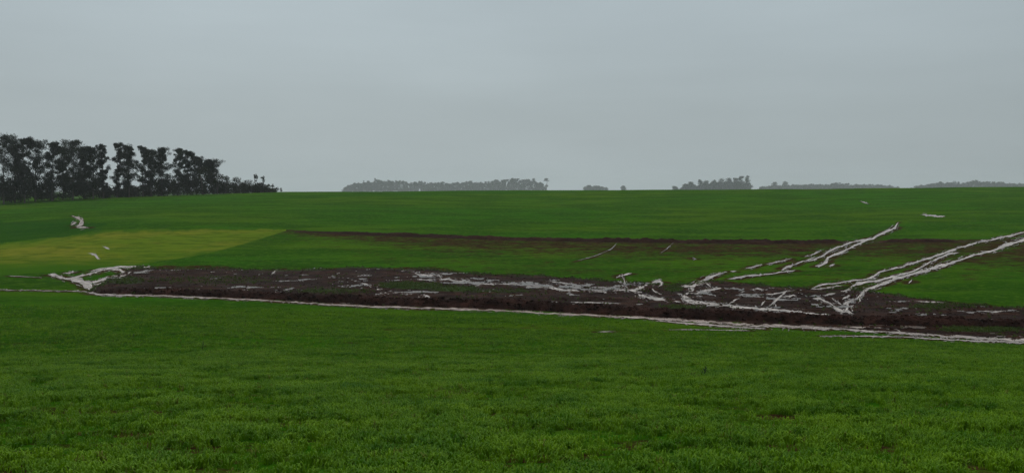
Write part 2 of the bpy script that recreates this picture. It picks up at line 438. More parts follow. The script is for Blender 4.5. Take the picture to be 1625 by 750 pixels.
# ------------------------------------------------------------------ runoff streams traced on the ground
# each: list of (column, row, breadth), breadth measured across the stream in the picture
STREAMS = {
 'long pale runoff channel along the foot of the dark earth bank': [
  [(-280,459,0.6),(-20,460,0.6),(60,461,0.6),(135,462.5,1.0),(152,467,3.2),(250,469.5,3),(400,475.5,3),(440,478,2),(520,483,2.4),(600,487,3),(720,490,3.6),(800,493,2.6),(830,494.5,3),(860,497,3.4),(960,501,3.6),(1050,506,4.4),(1130,511.5,6),(1200,516,6),(1240,519,6),(1330,522.5,3),(1400,526.5,3.6),(1450,530,3.6),(1500,533,4.4),(1560,536.5,5),(1660,542,7),(1760,544,6),(1880,544,4)],
  [(1220,516,3),(1265,517,3),(1312,520,3),(1345,519,2),(1385,520,3.5),(1410,523,4),(1440,527,4)],
  [(1040,509,2),(1100,514,2.6),(1165,519,3),(1215,522,3)],
 ],
 'thin second trickle below the pale channel at the right': [
  [(946,527,0.8),(958,526.5,1.6),(978,526.4,1.0)],
  [(1062,523.6,0.8),(1080,523,1.6),(1110,523.3,1.0),(1150,524,0.9),(1190,525,1.6)],
  [(1300,533,1.2),(1385,534,2.6),(1440,535,1.0),(1480,538,2.6),(1545,541,3),(1590,542,3.2),(1660,547,4),(1740,548,1)],
 ],
 'forked pale mud stream pouring into the left end of the mud': [
  [(76,436,3),(86,437.5,6),(96,439.6,6),(113,443,7),(127,447.6,9),(140,453.5,12),(147,460,12),(146,465,8)],
  [(113,441,2),(128,438,3),(146,434,4),(160,430,4),(175,427,5),(186,428,6),(193,431,8),(204,432.5,7),(209,431,2)],
  [(204,433,4),(195,437,7),(188,441,4)],
  [(142,449,2),(150,447,3),(164,444,3.5),(178,440,3),(190,437,3)],
  [(146,453,2),(158,450,2.6),(172,447,2.6),(182,444,1)],
  [(100,433.5,1.5),(112,433,2.2),(125,430.5,1)],
  [(140,431,1.5),(160,427,2.6),(178,424.5,3),(198,423,2.5),(236,424,2.2),(244,427,2)],
  [(8,437.7,0.5),(30,438.5,0.9),(66,440.4,0.8)],
 ],
 'short white stream spilling down the dark green slope at the left': [
  [(112,342,2),(118,343.5,4),(125,345.8,5),(131,349,5.5),(129,353.5,7),(124,357,9),(122,361,8)],
  [(112,358,4),(117,354.5,4),(121,352.5,3)],
  [(122,361,5),(133,361,3),(142,362,1.2)],
 ],
 'small pale trickle on the yellowish pasture': [
  [(138,402,1),(146,403,2),(152,405,3.6),(155,409,4.6),(160,412,2)],
  [(162,391,1.2),(168,393,2.6),(174,396,1.8)],
 ],
 'pale trickle dropping through the middle of the mud': [
  [(570,450,1.2),(583,452,2.6),(592,456.5,4),(603,460,4),(612,463,4.5),(618,464.5,3),(640,466.5,1.6),(656,464.5,3),(668,464,3),(690,463,1.2)],
  [(617,464,4),(607,466.5,4),(596,468,3.6),(595,470.5,2)],
  [(666,466.5,2),(673,467.5,3.2),(679,470.5,4),(681,474,4),(686,476,3)],
  [(664,470,2),(668,473,3),(670,476,2.2)],
 ],
 'greyish shallow stream winding along the back of the mud': [
  [(636,430,2),(655,432,2.6),(666,436,4),(677,438.6,5.5),(689,436.5,4),(698,437,3),(700,441,3),(702,445,4)],
  [(658,443.5,1.6),(678,444,2),(697,444.6,3),(710,443,2.4),(726,446.5,3.6),(742,448,4.4),(756,451,4),(772,451,2.6),(796,451,2.2),(812,450.5,3),(836,453.5,4),(852,455,5.5),(873,456,5),(890,460,3.4),(932,462,3.2),(964,463,3.4),(980,460,7),(998,461,9)],
  [(866,446,2),(880,447.5,3.6),(896,450,3.6),(912,450.5,2)],
  [(905,480,1.2),(930,480,1.8),(960,481,1.6),(985,482,1)],
  [(1450,478,1.2),(1480,480,2),(1500,481,1.2)],
  [(1555,494,1.2),(1578,495,2.6),(1600,493,2)],
  [(440,428,2),(434,434,3.6),(430,437,2.4)],
 ],
 'pale stream with a forked head in the centre of the mud': [
  [(994,459,6),(1001,461.5,8),(1008,464.5,8),(1019,469.3,6.5),(1033,473,5.5),(1050,475,4.4),(1064,477.3,3.4),(1082,480.5,1.6)],
  [(1002,461,6),(1012,458,5),(1024,453.7,5),(1037,448,5),(1047,446.5,6),(1051,451,4),(1044,456,3)],
  [(1037,452,3),(1035,459,3),(1040,464,3.4),(1050,468,2)],
  [(978,441,1.2),(987,438.4,2.4),(995,435.5,3),(1002,433,2)],
  [(988,438,3),(990,444,3),(992,452,3.6),(996,458,4)],
 ],
 'broad pale stream curling into a long channel behind the bank': [
  [(1148,433,2),(1134,438,4),(1119,444.5,6),(1107,450,8),(1097,455,8),(1100,461,7.5),(1091,466.5,8),(1087,472.5,10),(1097,478.6,8.5),(1116,481.8,6.5),(1133,483.7,5.4),(1154,485.3,5),(1185,488.4,4.4),(1218,491.5,4.6),(1240,493.6,5.4),(1269,496.5,6.6),(1293,499,5),(1318,499.8,2)],
  [(1078,455.5,3),(1090,454.5,5),(1100,453,5)],
  [(1094,466,4),(1104,466,3.4),(1116,463,3.4),(1128,459.6,4.6),(1136,458.5,3),(1146,457,1.2)],
  [(1118,446,5),(1122,451,5),(1128,456,3)],
  [(1156,482.5,2.4),(1162,479,2.8),(1168,476,2.2),(1174,474,1)],
  [(1073,466,1.5),(1082,467,3)],
 ],
 'broken trickle running down the green slope towards the curling stream': [
  [(1117,444.5,4),(1126,440.5,3.6),(1134,437,3.4),(1148,432.7,2.8),(1154,432,1)],
  [(1158,431.6,1),(1164,431,3),(1169,430,1)],
  [(1180,427.5,1.6),(1187,426,3),(1196,423.6,2.2),(1203,421.6,2.4),(1211,420.6,1.2)],
  [(1214,420,1.2),(1222,418.6,2),(1232,416.6,2.2),(1240,414.8,1.8),(1250,412,1.8),(1258,410,1)],
  [(1154,443.4,1.4),(1163,442.4,3),(1172,441,3),(1184,438.4,2),(1194,436.4,3.4),(1204,437,1.6),(1216,436,2),(1230,434.4,1.8),(1240,432.4,2.4),(1256,430.5,2.6),(1264,428.6,1)],
  [(1239,430.5,3),(1243,427.5,5),(1249,424.2,3.6),(1258,420.6,2.6),(1268,417,2),(1282,413,2.6),(1294,409,1.2)],
 ],
 'narrow stream coming over the brown strip from its head in the wheat': [
  [(1427,352,3),(1424,355,5),(1420,360,5),(1415,365,4.4),(1402,370,3),(1393,374,3.4),(1386,378.4,5),(1376,382,4),(1366,386.6,3),(1350,393,4),(1339,398.6,5),(1322,405.6,3.4),(1313,410,6),(1311,416,5),(1304,420.6,3.4),(1294,423.4,2.4)],
  [(1424,360,3),(1419,364,3)],
  [(1384,377,2),(1370,380.6,2.6),(1345,386.4,3),(1330,392.6,3.8),(1316,399,3),(1303,408,2.4),(1290,412.6,2.2),(1275,417,1.6)],
  [(1308,396,1),(1298,401,2),(1287,405,1.6),(1276,408,1.6)],
  [(1314,423,1.2),(1320,421.6,2.6),(1325,420,1)],
 ],
 'wide twin stream descending from the right edge of the picture': [
  [(1760,348,1.5),(1700,356,2.4),(1650,364,3),(1619,370.4,3),(1588,377.5,2.6),(1551,385,2.8),(1514,396,3),(1490,405,3),(1462,414,2.6),(1435,422,2.8),(1410,429,2.4),(1395,433,2.8),(1387,439,4.4),(1373,443.5,3),(1350,446.4,2.4),(1327,449.6,2.8),(1305,453,2.4),(1290,457.5,2)],
  [(1760,352,3),(1700,361,5),(1660,370,6),(1625,380.6,6.4),(1606,386,7),(1594,390.5,7),(1583,397,5),(1564,401.5,3),(1545,405.5,3.4),(1520,413,4.6),(1505,418,6.5),(1493,422,7.4),(1478,427,6),(1465,431,5.4),(1450,435,5),(1435,439.4,5.4),(1421,443,6),(1410,446.8,7),(1392,454,6.4),(1382,458,5.6),(1373,462.6,6),(1366,468,5),(1361,473,5),(1356,478,3)],
  [(1523,401,2),(1504,404,4),(1490,410,2.4),(1472,419,4),(1466,423,2.4),(1447,432,2.6),(1430,436,2.2),(1416,440.5,3),(1392,446.5,3.6),(1375,447.6,4.4),(1361,451.4,6.4),(1351,457,5),(1343,462,3),(1334,463,1.2)],
  [(1338,454,1.6),(1318,457,2.6),(1300,459,2),(1286,460,2)],
  [(1364,472,4),(1365,478,3.4),(1362,482,1.6)],
 ],
 'tangle of pale rills where the twin stream meets the bank': [
  [(1290,474,2),(1298,474,5),(1306,478,4),(1314,481.6,3.6),(1325,488.4,5),(1335,493.6,5.6),(1345,496,5.6),(1355,499,5)],
  [(1350,470,3),(1341,472,4),(1337,476,3)],
  [(1358,476,2),(1344,481,4),(1336,485,2.4)],
  [(1341,479,3),(1347,486,3.6),(1344,492,4),(1340,496,3)],
  [(1355,484,3.4),(1350,489,4.4),(1353,495,5)],
  [(1306,470,2),(1315,468,3),(1327,466.6,2.4)],
  [(1320,474,2),(1328,480,3),(1338,486,2.2)],
 ],
 'fan of fine rills above the long channel behind the bank': [
  [(1220,487,2.4),(1226,482,3),(1233,476,3.6),(1240,470,3.6),(1246,465,3.2),(1249,461,1.6)],
  [(1238,473,2),(1250,471,2.8),(1259,469.4,3.6),(1266,473,1.4)],
  [(1207,487,2),(1211,482,3),(1214,478,1.4)],
  [(1232,489,2.4),(1231,484,2)],
  [(1215,468,3),(1226,467,2.6),(1236,466,1.6),(1262,461,1.2)],
  [(1190,461,1.4),(1204,459,2.4),(1212,462,1.6)],
 ],
 'small white pool high on the wheat slope near the skyline': [
  [(1364,319.6,0.8),(1370,321,1.6),(1376,322.6,2.2),(1380,323.4,1.2)],
 ],
 'flat white pool on the wheat slope at the right': [
  [(1460,341.5,1.4),(1469,341.4,4),(1476,342.6,2.4),(1488,343.8,2),(1500,344,1.4)],
 ],
 'muddy grey trickle crossing the middle of the brown strip': [
  [(984,381,0.5),(979,386,0.9),(970,395.6,1.0),(960,400.5,0.6),(937,409,0.9),(924,412,0.6),(910,416,0.4)],
  [(1070,384,.4),(1064,390,.8),(1055,398,.9),(1048,402,.4)],
  [(1098,409,1),(1102,411.4,2),(1106,412,1)],
 ],
 'tiny white rill standing out on the green right of the twin stream': [
  [(1448,443,1.6),(1446,446.5,2.4),(1442,450,1.8)],
 ],
}

def resample(pts, step=1.0):
    p = np.array(pts, float)
    d = np.concatenate([[0], np.cumsum(np.hypot(np.diff(p[:, 0]), np.diff(p[:, 1]))) ])
    n = max(4, int(d[-1] / step))
    t = np.linspace(0, d[-1], n)
    out = np.stack([np.interp(t, d, p[:, k]) for k in range(3)], 1)
    k = np.array([1, 2, 3, 2, 1.0]) / 9
    if n > 8:
        for c in range(3):
            v = np.pad(out[:, c], 2, mode='edge'); s = np.convolve(v, k, 'valid'); s[0], s[-1] = out[0, c], out[-1, c]
            out[:, c] = s
    return out

stream_pts = []          # (X, Y, breadth in metres) used for the bare soil beside the water
def ribbon(pts, lift, seed):
    """a braided run of shallow silty water: a core along the traced line and thin strands beside it"""
    r = resample(pts, 0.8)
    n = len(r)
    s = np.arange(n) * 0.8
    z0 = np.zeros(n)
    w = np.maximum(r[:, 2], 0.15)
    wob = 1.5 * noise2(s / 13.0, z0 + seed * 3.7, 3) + 0.8 * noise2(s / 5.5, z0 + seed * 1.3, 4)
    dx = np.gradient(r[:, 0]); dy = np.gradient(r[:, 1])
    L = np.hypot(dx, dy) + 1e-6
    nx, ny = -dy / L, dx / L
    amp = np.clip(w / 5.0, 0.15, 1.0)
    cx = r[:, 0] + nx * wob * 0.6 * amp; cy = r[:, 1] + ny * wob * 0.6 * amp
    ends = np.clip(np.minimum(np.arange(n), np.arange(n)[::-1]) / min(10.0, n / 3.0), 0, 1)
    half = (0.80 * w + 1.3) * (0.35 + 0.65 * ends)
    if w.max() < 2.3 and n > 60: half = 0.7 * w + 0.4
    K = int(np.clip(2 * half.max() / 0.42, 6, 40))
    f = np.linspace(-1, 1, K + 1)
    D = half[:, None] * f[None, :]
    S = np.repeat(s[:, None], K + 1, 1)
    X, Y = ground_at(cx[:, None] + nx[:, None] * D, cy[:, None] + ny[:, None] * D)
    V = np.stack([X, Y, hgt(X, Y) + lift], -1)
    stream_pts.append(np.stack([X[:, K // 2], Y[:, K // 2], np.hypot(X[:, 0] - X[:, K], Y[:, 0] - Y[:, K]) * 0.6], 1))
    C = lambda a_: (a_[:-1, :-1] + a_[1:, 1:] + a_[:-1, 1:] + a_[1:, :-1]) / 4
    d, ss = C(D), C(S)
    ww = (w * ends.clip(0.1))[:-1, None]
    core_w = 0.33 * ww * (1 + 0.75 * noise2(ss / 8.0, ss * 0 + seed * 5.1, 8) + 0.3 * noise2(ss / 3.0, ss * 0 + seed * 2.2, 12))
    core_w = np.maximum(core_w, 0.21 * ww)
    sh = 0.25 * ww * noise2(ss / 10.0, ss * 0 + seed * 9.1, 15)
    core = np.abs(d - sh) < core_w
    core &= noise2(ss / 4.0, d / 0.9 + seed * 3, 17) < np.where(ww > 5, 0.66, 0.9)
    # strands: level lines of a noise drawn out along the flow
    g = noise2(ss / 11.0 + 3.1 * seed, d / 1.9 + noise2(ss / 6.0, d / 3.0, 23 + seed), 19) + 0.35 * noise2(ss / 4.0, d / 0.9, 29 + seed)
    band = 1 - np.clip(np.abs(d) / (half[:-1, None] + 1e-6), 0, 1)
    strand = (np.abs(g) < 0.16 * np.sqrt(band + 0.05)) & (noise2(ss / 7.0, d / 2.0 + seed, 37) > -0.25)
    keep = core | strand
    film = np.where(np.abs(D) < 0.36 * w[:, None], 1.0, 0.45) * (0.75 + 0.35 * noise2(S / 6.0, D / 1.5 + seed, 41))
    return V.reshape(-1, 3), grid_faces(n, K + 1, mask=keep), film.ravel()

stream_geo = {}
lift = 0.040
seed = 1
for lab, parts in STREAMS.items():
    vs_, fs_, fl_, base = [], [], [], 0
    for p in parts:
        v, f, fl = ribbon(p, lift, seed)
        fl = fl * next((k_ for t_, k_ in (('muddy grey', 0.22), ('thin second', 0.75), ('yellowish pasture', 0.8), ('greyish shallow', 0.7), ('broken trickle', 0.85), ('fan of fine', 0.75)) if t_ in lab), 1.0)
        vs_.append(v); fs_.append(f + base); fl_.append(fl); base += len(v)
        lift += 0.0009; seed += 1
    stream_geo[lab] = (np.concatenate(vs_), np.concatenate(fs_), np.concatenate(fl_))
SP = np.concatenate(stream_pts)

# ------------------------------------------------------------------ ground sheet
def ycells(py):
    """forward distances giving about even picture rows in the middle of the view"""
    return ground_at(np.full(len(py), 812.5), py)[1]
rows = np.concatenate([np.linspace(-50, 6, 16), ycells(np.linspace(758, 500, 170)),
                       np.arange(97, 140, 0.42), np.arange(140, 250, 0.9), np.arange(250, 420, 2.2),
                       np.linspace(424, 900, 40), np.linspace(930, 4600, 36)])
rows = np.unique(np.round(rows, 3)); rows = rows[np.concatenate([[True], np.diff(rows) > 0.05])]
t = np.linspace(-1, 1, 761)
sx = np.where(np.abs(t) < 0.86, t / 0.86 * 0.62, np.sign(t) * (0.62 + ((np.abs(t) - 0.86) / 0.14) ** 1.6 * 0.5))
GY = np.repeat(rows[:, None], len(sx), 1)
GX = sx[None, :] * (np.maximum(GY, 0) + 24)
GZ = hgt(GX, GY)
ground = mesh_obj('ground', np.stack([GX, GY, GZ], -1).reshape(-1, 3), grid_faces(len(rows), len(sx)), M_FIELD)
tag(ground, 'rolling green wheat field dropping to a valley and rising to the skyline', None, None, 'structure')
X0, Y0 = GX.ravel(), GY.ravel()

# thin wheat and bare soil: beside the streams, round the mud, below the upper bank, in near gaps
bare = np.zeros(len(X0))
kd = kdtree.KDTree(len(SP))
for i, (x, y, w) in enumerate(SP): kd.insert((x, y, 0), i)
kd.balance()
near = np.where((Y0 > 60) & (Y0 < 330) & (np.abs(X0) < 0.62 * (Y0 + 10)))[0]
for i in near:
    co, j, d = kd.find((X0[i], Y0[i], 0))
    w = min(SP[j, 2], 2.2) if Y0[i] < 215 else min(SP[j, 2], 0.7)
    if d < 0.7 * w + 0.9:
        bare[i] = max(bare[i], 0.60 * (1 - max(0.0, d - 0.45 * w) / (0.25 * w + 0.9)))

MUD_BOT = [(150,464),(160,466),(250,467),(400,473),(520,481),(600,485),(720,488),(830,492),(960,499),(1050,504),(1130,509),(1240,516),(1330,521),(1450,529),(1660,540),(1760,542),(1890,541)]
MUD_TOP = [(140,462),(165,446),(205,425),(250,424),(330,425),(420,427),(500,427),(560,423),(620,425),(680,427),(740,433),(800,436),(860,437),(940,442),(990,447),(1045,450),(1100,450),(1130,445),(1150,446),(1200,451),(1250,455),(1340,457),(1380,461),(1440,470),(1500,478),(1560,484),(1660,488),(1760,490),(1890,500)]
mud_poly = plan(MUD_BOT + MUD_TOP[::-1])
wx = X0 + 3.0 * fbm(X0 / 6, Y0 / 6, 3, 21); wy = Y0 + 5.0 * fbm(X0 / 7, Y0 / 7, 3, 22)
inm = inside(wx, wy, mud_poly)
bare = np.maximum(bare, np.where(inm, 0.62, 0))

STRIP = [(455,364),(560,370),(700,374),(812,378),(1000,381),(1200,383.5),(1400,381),(1520,380),(1660,377),(1900,376)]
STRIPW = [(455,3),(560,6),(700,11),(812,11),(1000,12),(1200,12),(1400,13),(1520,18),(1660,24)]
spx = 812.5 + F * X0 / np.maximum(Y0, 20)
szz = GZ.ravel(); spy = EYE - szz / np.maximum(Y0, 20) * F
top = np.interp(spx, *zip(*STRIP)); wid = np.interp(spx, *zip(*STRIPW))
far = (Y0 > 120) & (Y0 < 260) & (spx > 430)
below = (spy - top) / wid
brown = np.where(far & (below > 0), np.clip(0.80 - 0.18 * below, 0.30, 0.60) * (below < 6), 0)
brown = np.where(far & (below > 0) & (spx < 640), np.maximum(brown, 0.44 * np.clip(1 - (spy - top) / 26, 0, 1)), brown)
bare = np.maximum(bare, brown)
# gaps in the near crop
for (a, b2, ra, rb, v) in [(190,690,55,13,.46),(240,700,60,12,.5),(350,706,60,16,.55),(400,722,60,12,.5),(540,726,70,18,.48),(600,742,60,10,.5),(70,612,26,8,.45),(60,668,40,10,.3),(1240,672,50,10,.35),(1470,672,60,12,.35),(700,630,80,12,.25),(1400,720,60,10,.35)]:
    q = ((spx - a) / ra) ** 2 + ((spy - b2) / rb) ** 2
    bare = np.where(Y0 < 60, np.maximum(bare, v * np.clip(1.3 - q, 0, 1)), bare)
# faint soil lines across the near slope: thinned wheat and painted terrace-ridge shade
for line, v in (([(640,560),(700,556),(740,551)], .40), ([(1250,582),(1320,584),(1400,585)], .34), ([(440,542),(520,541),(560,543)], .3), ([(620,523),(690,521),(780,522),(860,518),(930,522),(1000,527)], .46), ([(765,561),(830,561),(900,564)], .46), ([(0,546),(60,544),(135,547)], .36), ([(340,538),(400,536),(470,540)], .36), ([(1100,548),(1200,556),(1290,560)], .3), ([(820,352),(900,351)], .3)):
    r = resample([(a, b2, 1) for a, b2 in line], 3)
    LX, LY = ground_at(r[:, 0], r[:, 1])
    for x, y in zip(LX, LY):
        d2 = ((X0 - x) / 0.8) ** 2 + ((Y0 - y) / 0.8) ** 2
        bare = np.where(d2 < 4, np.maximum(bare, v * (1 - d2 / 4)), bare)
gap = smooth(0.5 + 1.6 * fbm(X0 / 0.9, Y0 / 0.9, 3, 99))
bare_near = np.clip(1 - (Y0 - 14) / 34, 0, 1) * (0.38 + 0.14 * gap)
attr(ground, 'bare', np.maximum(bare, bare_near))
dark_green = np.zeros(len(X0))  # wedge of darker green on the left slope
lp = plan([(-290,356),(-60,352),(60,348),(110,346),(150,352),(172,362),(135,369),(60,376),(-60,390),(-290,398)])
cxl = X0 + 4 * fbm(X0 / 9, Y0 / 9, 3, 41); cyl = Y0 + 8 * fbm(X0 / 9, Y0 / 14, 3, 42)
dark_green = np.where(inside(cxl, cyl, lp), 0.6, dark_green)
attr(ground, 'dark_green', dark_green)


# ------------------------------------------------------------------ sheets lying on the ground
def sheet(name, bot, top, step, nrow, mat, lift, zfun=None, rag=2.0, seed=0):
    px0, px1 = min(bot[0][0], top[0][0]), max(bot[-1][0], top[-1][0])
    px = np.arange(px0, px1, step)
    pb = np.interp(px, *zip(*bot)); pt = np.interp(px, *zip(*top))
    pb = pb + rag * 0.4 * fbm(px / 30, px * 0 + seed, 4, seed + 1, 0.7)
    pt = pt + rag * fbm(px / 22, px * 0 + seed, 5, seed + 2, 0.75)
    pt = np.minimum(pt, pb - 0.3)
    f = np.linspace(0, 1, nrow)[:, None]
    PX = np.repeat(px[None, :], nrow, 0); PY = pb[None, :] * (1 - f) + pt[None, :] * f
    X, Y = ground_at(PX, PY)
    Z = hgt(X, Y) + lift
    if zfun is not None: Z = Z + zfun(X, Y, f * np.ones_like(X))
    edge = np.minimum(f, 1 - f) * nrow
    Z = np.where(edge < 0.5, Z - lift - 0.03, Z)
    o = mesh_obj(name, np.stack([X, Y, Z], -1).reshape(-1, 3), grid_faces(nrow, len(px)), mat)
    return o, PX, PY, X, Y, Z

pas, PPX, PPY, PX_, PY_, PZ_ = sheet('pasture',
    [(-290,442),(-60,440),(0,437),(100,431),(200,424),(260,414),(330,403),(400,384),(456,366)],
    [(-290,402),(-60,394),(0,386),(60,379),(110,374),(140,369),(168,364),(230,363.5),(330,363),(456,363.5)],
    2.0, 46, M_PAST, 0.05, None, 2.6, 50)
tag(pas, 'yellowish green pasture patch on the left valley side', None, None, 'structure')
fe = np.repeat(np.linspace(0, 1, PPX.shape[0])[:, None], PPX.shape[1], 1)
marg = np.clip(1.1 - np.minimum(fe, 1 - fe) / 0.10 + 0.9 * fbm(PX_ / 3.0, PY_ / 6.0, 3, 9), 0, 0.85)
attr(pas, 'green', np.maximum(marg, np.clip((PPY - 404 - 0.02 * (0 - PPX)) / 26 + 0.35 * fbm(PX_ / 5, PY_ / 5, 3, 3), 0, 1) * (PPX < 420)))

def clods(X, Y, f):
    return 0.065 * fbm(X / 1.8, Y / 2.0, 5, 61, 0.68) + 0.07 * np.abs(fbm(X / 0.8, Y / 0.8, 3, 62)) * smooth(fbm(X / 5, Y / 5, 2, 63) + 0.4)
mud, MPX, MPY, MX, MY, MZ = sheet('mud_flat', MUD_BOT, MUD_TOP, 1.5, 96, M_MUD, 0.045, clods, 5.0, 70)
tag(mud, 'dark wet flattened mud behind the earth bank', None, None, 'structure')
grn = 0.10 + 0.05 * fbm(MX / 6, MY / 6, 2, 80)
def bump(px, py, rx, ry): return np.clip(1.4 - ((MPX - px) / rx) ** 2 - ((MPY - py) / ry) ** 2, 0, 1)
for (a, b2, ra, rb, v) in [(650,453,52,6,.5),(530,462,70,5,.22),(340,445,110,7,.14),(720,458,40,5,.3),(1560,523,70,4,.4),(1500,486,60,5,.2),(1080,488,40,4,.25),(1070,458,16,6,.25),(200,445,30,6,.25),(800,462,60,4,.15),(150,448,20,8,.3)]:
    grn = np.maximum(grn, v * bump(a, b2, ra, rb) + 0.1)
top_m = np.interp(MPX, *zip(*MUD_TOP))
grn = np.maximum(grn, 0.42 * np.clip(1 - (MPY - top_m) / 6.0, 0, 1))
attr(mud, 'green', grn)

# puddles standing in the hollows of the mud
lev = -0.40 + 0.0 * MX
for (a, b2, ra, rb, v) in [(300,458,70,7,.20),(400,459,60,6,.24),(470,445,70,9,.08),(620,440,60,9,.12),(690,437,40,6,.3),(740,446,50,6,.3),(850,452,80,7,.34),(930,456,60,7,.34),(640,463,60,4,.26),(880,482,60,6,.1),(1050,460,40,10,.1),(1170,465,60,9,.2),(1240,468,50,14,.24),(1320,475,40,16,.22),(1430,485,60,9,.12),(1560,493,70,6,.18),(230,436,50,6,.22),(180,440,30,8,.3),(1400,520,90,5,.3),(1000,450,40,6,.2),(560,428,90,3,.12)]:
    lev = np.maximum(lev, -0.40 + 0.1 + v * 1.0 * bump(a, b2, ra, rb))
rill = fbm(MX / 2.4, MY / 1.9, 5, 91, 0.72)
wet = rill < lev - 0.01
wf = wet[:-1, :-1] & wet[1:, :-1] & wet[:-1, 1:] & wet[1:, 1:]
pud = mesh_obj('puddle_water', np.stack([MX, MY, hgt(MX, MY) + 0.045 + 0.052], -1).reshape(-1, 3), grid_faces(*MX.shape, mask=wf), M_PUD)
tag(pud, 'greyish rainwater standing in the hollows of the mud', None, None, 'structure')

# ------------------------------------------------------------------ earth banks (contour terraces)
def bank(name, foot, crest, mat, hmax, step, back=3.0, seed=0, cl=0.16, green=None):
    px = np.arange(foot[0][0], foot[-1][0], step)
    X, Y = ground_at(px, np.interp(px, *zip(*foot)))
    H = np.interp(px, *zip(*crest))
    k = np.ones(9) / 9
    Xs = np.convolve(np.pad(X, 4, mode='edge'), k, 'valid'); Ys = np.convolve(np.pad(Y, 4, mode='edge'), k, 'valid')
    dx, dy = np.gradient(Xs), np.gradient(Ys); L = np.hypot(dx, dy) + 1e-9
    nx, ny = -dy / L, dx / L                     # away from the viewer
    sgn = np.sign(ny + 1e-9); nx, ny = nx * sgn, ny * sgn
    prof_ = [(-0.35, -0.15), (0, 0.02), (0.25, 0.22), (0.55, 0.48), (0.9, 0.74), (1.25, 0.92), (1.6, 1.0), (2.0, 0.98), (2.5, 0.82), (3.0, 0.55), (3.6, 0.26), (4.2, 0.0), (4.6, -0.15)]
    # finer cross-section
    d0, h0 = zip(*prof_); dd = np.linspace(-0.35, 4.6, 34); hh = np.interp(dd, d0, h0)
    V = []
    for d, h in zip(dd, hh):
        s = H / max(hmax, 0.01)
        dw = d * (0.45 + 0.55 * s)
        xx, yy2 = Xs + nx * dw, Ys + ny * dw
        z = hgt(xx, yy2) + h * H
        am = np.clip(h + 0.05, 0, 1) * s
        z = z + am * (cl * 2.0 * fbm(xx / 1.1, yy2 / 1.1, 4, seed, 0.65) + 0.22 * fbm(xx / 5.0, yy2 / 5.0, 2, seed + 5))
        V.append(np.stack([xx, yy2, z], 1))
    V = np.stack(V, 0)
    return mesh_obj(name, V.reshape(-1, 3), grid_faces(len(dd), len(px)), mat)

bk = bank('earth_bank', [(152,465),(200,466),(250,467),(450,476),(600,484.5),(720,488),(812,491),(900,496),(1000,501),(1100,506),(1200,510.5),(1300,514),(1400,517),(1500,519.5),(1670,523),(1760,524),(1890,524)],
          [(152,.25),(200,.5),(300,.6),(450,.7),(600,.8),(812,.9),(1000,.85),(1200,.8),(1300,.7),(1400,.75),(1660,.75),(1760,.7),(1890,.2)], M_BANK, 1.2, 1.5, seed=110)
tag(bk, 'dark red earth bank running across the valley floor', None, None, 'structure')
ub = bank('terrace_bank', [(462,368),(560,372.5),(700,377.5),(812,381.5),(1000,385),(1200,387.5),(1400,385),(1520,384),(1670,381),(1900,380)],
          [(462,.1),(560,.5),(700,.6),(812,.6),(1000,.65),(1200,.7),(1325,.6),(1345,.04),(1400,.04),(1415,.55),(1505,.5),(1525,.03),(1640,.03),(1670,.5)], M_STRIP, 0.6, 2.5, seed=140)
attr(ub, 'green', np.full(len(ub.data.vertices), 0.12))
tag(ub, 'low brown terrace bank below the upper wheat', None, None, 'structure')

# ------------------------------------------------------------------ streams as water sheets
for lab, (v, f, fl) in stream_geo.items():
    used = np.unique(f); remap = np.zeros(len(v), np.int32); remap[used] = np.arange(len(used))
    o = mesh_obj('runoff_stream', v[used], remap[f], M_SILT)
    attr(o, 'film', fl[used])
    tag(o, lab, None, None, 'structure')

# ------------------------------------------------------------------ trees
def tube(path, radii, sides=6):
    path = np.asarray(path, float); n = len(path)
    tan = np.gradient(path, axis=0); tan /= np.linalg.norm(tan, axis=1)[:, None] + 1e-9
    ref = np.where(np.abs(tan[:, 2:3]) > 0.9, np.array([[1.0, 0, 0]]), np.array([[0, 0, 1.0]]))
    u = np.cross(tan, ref); u /= np.linalg.norm(u, axis=1)[:, None] + 1e-9
    w = np.cross(tan, u)
    a = np.linspace(0, 2 * np.pi, sides, endpoint=False)
    V = path[:, None, :] + np.asarray(radii)[:, None, None] * (np.cos(a)[None, :, None] * u[:, None, :] + np.sin(a)[None, :, None] * w[:, None, :])
    i = np.arange(n - 1)[:, None] * sides; j = np.arange(sides)[None, :]; j2 = (j + 1) % sides
    Fq = np.stack([i + j, i + j2, i + sides + j2, i + sides + j], -1).reshape(-1, 4)
    return V.reshape(-1, 3), Fq

def leaves(centres, size, aspect, r, droop=0.3):
    """one small quad per centre, turned at random"""
    n = len(centres)
    d = r.normal(size=(n, 3)); d[:, 2] -= droop
    d /= np.linalg.norm(d, axis=1)[:, None]
    e2 = np.cross(d, r.normal(size=(n, 3))); e2 /= np.linalg.norm(e2, axis=1)[:, None] + 1e-9
    s = size * r.uniform(0.6, 1.4, (n, 1))
    a = d * s * 0.5; b = e2 * s * 0.5 * aspect
    V = np.stack([centres - a, centres - 0.1 * a + b, centres + a, centres - 0.1 * a - b], 1).reshape(-1, 3)
    return V, np.arange(4 * n).reshape(-1, 4)

def join(parts):
    V, Fq, b = [], [], 0
    for v, f in parts:
        V.append(v); Fq.append(f + b); b += len(v)
    return np.concatenate(V), np.concatenate(Fq)

def clump(c, rad, n, r):
    p = r.normal(size=(n, 3)); p /= np.linalg.norm(p, axis=1)[:, None]
    p *= (r.uniform(0.0, 1, (n, 1)) ** 0.45) * np.asarray(rad)[None, :]
    return c + p

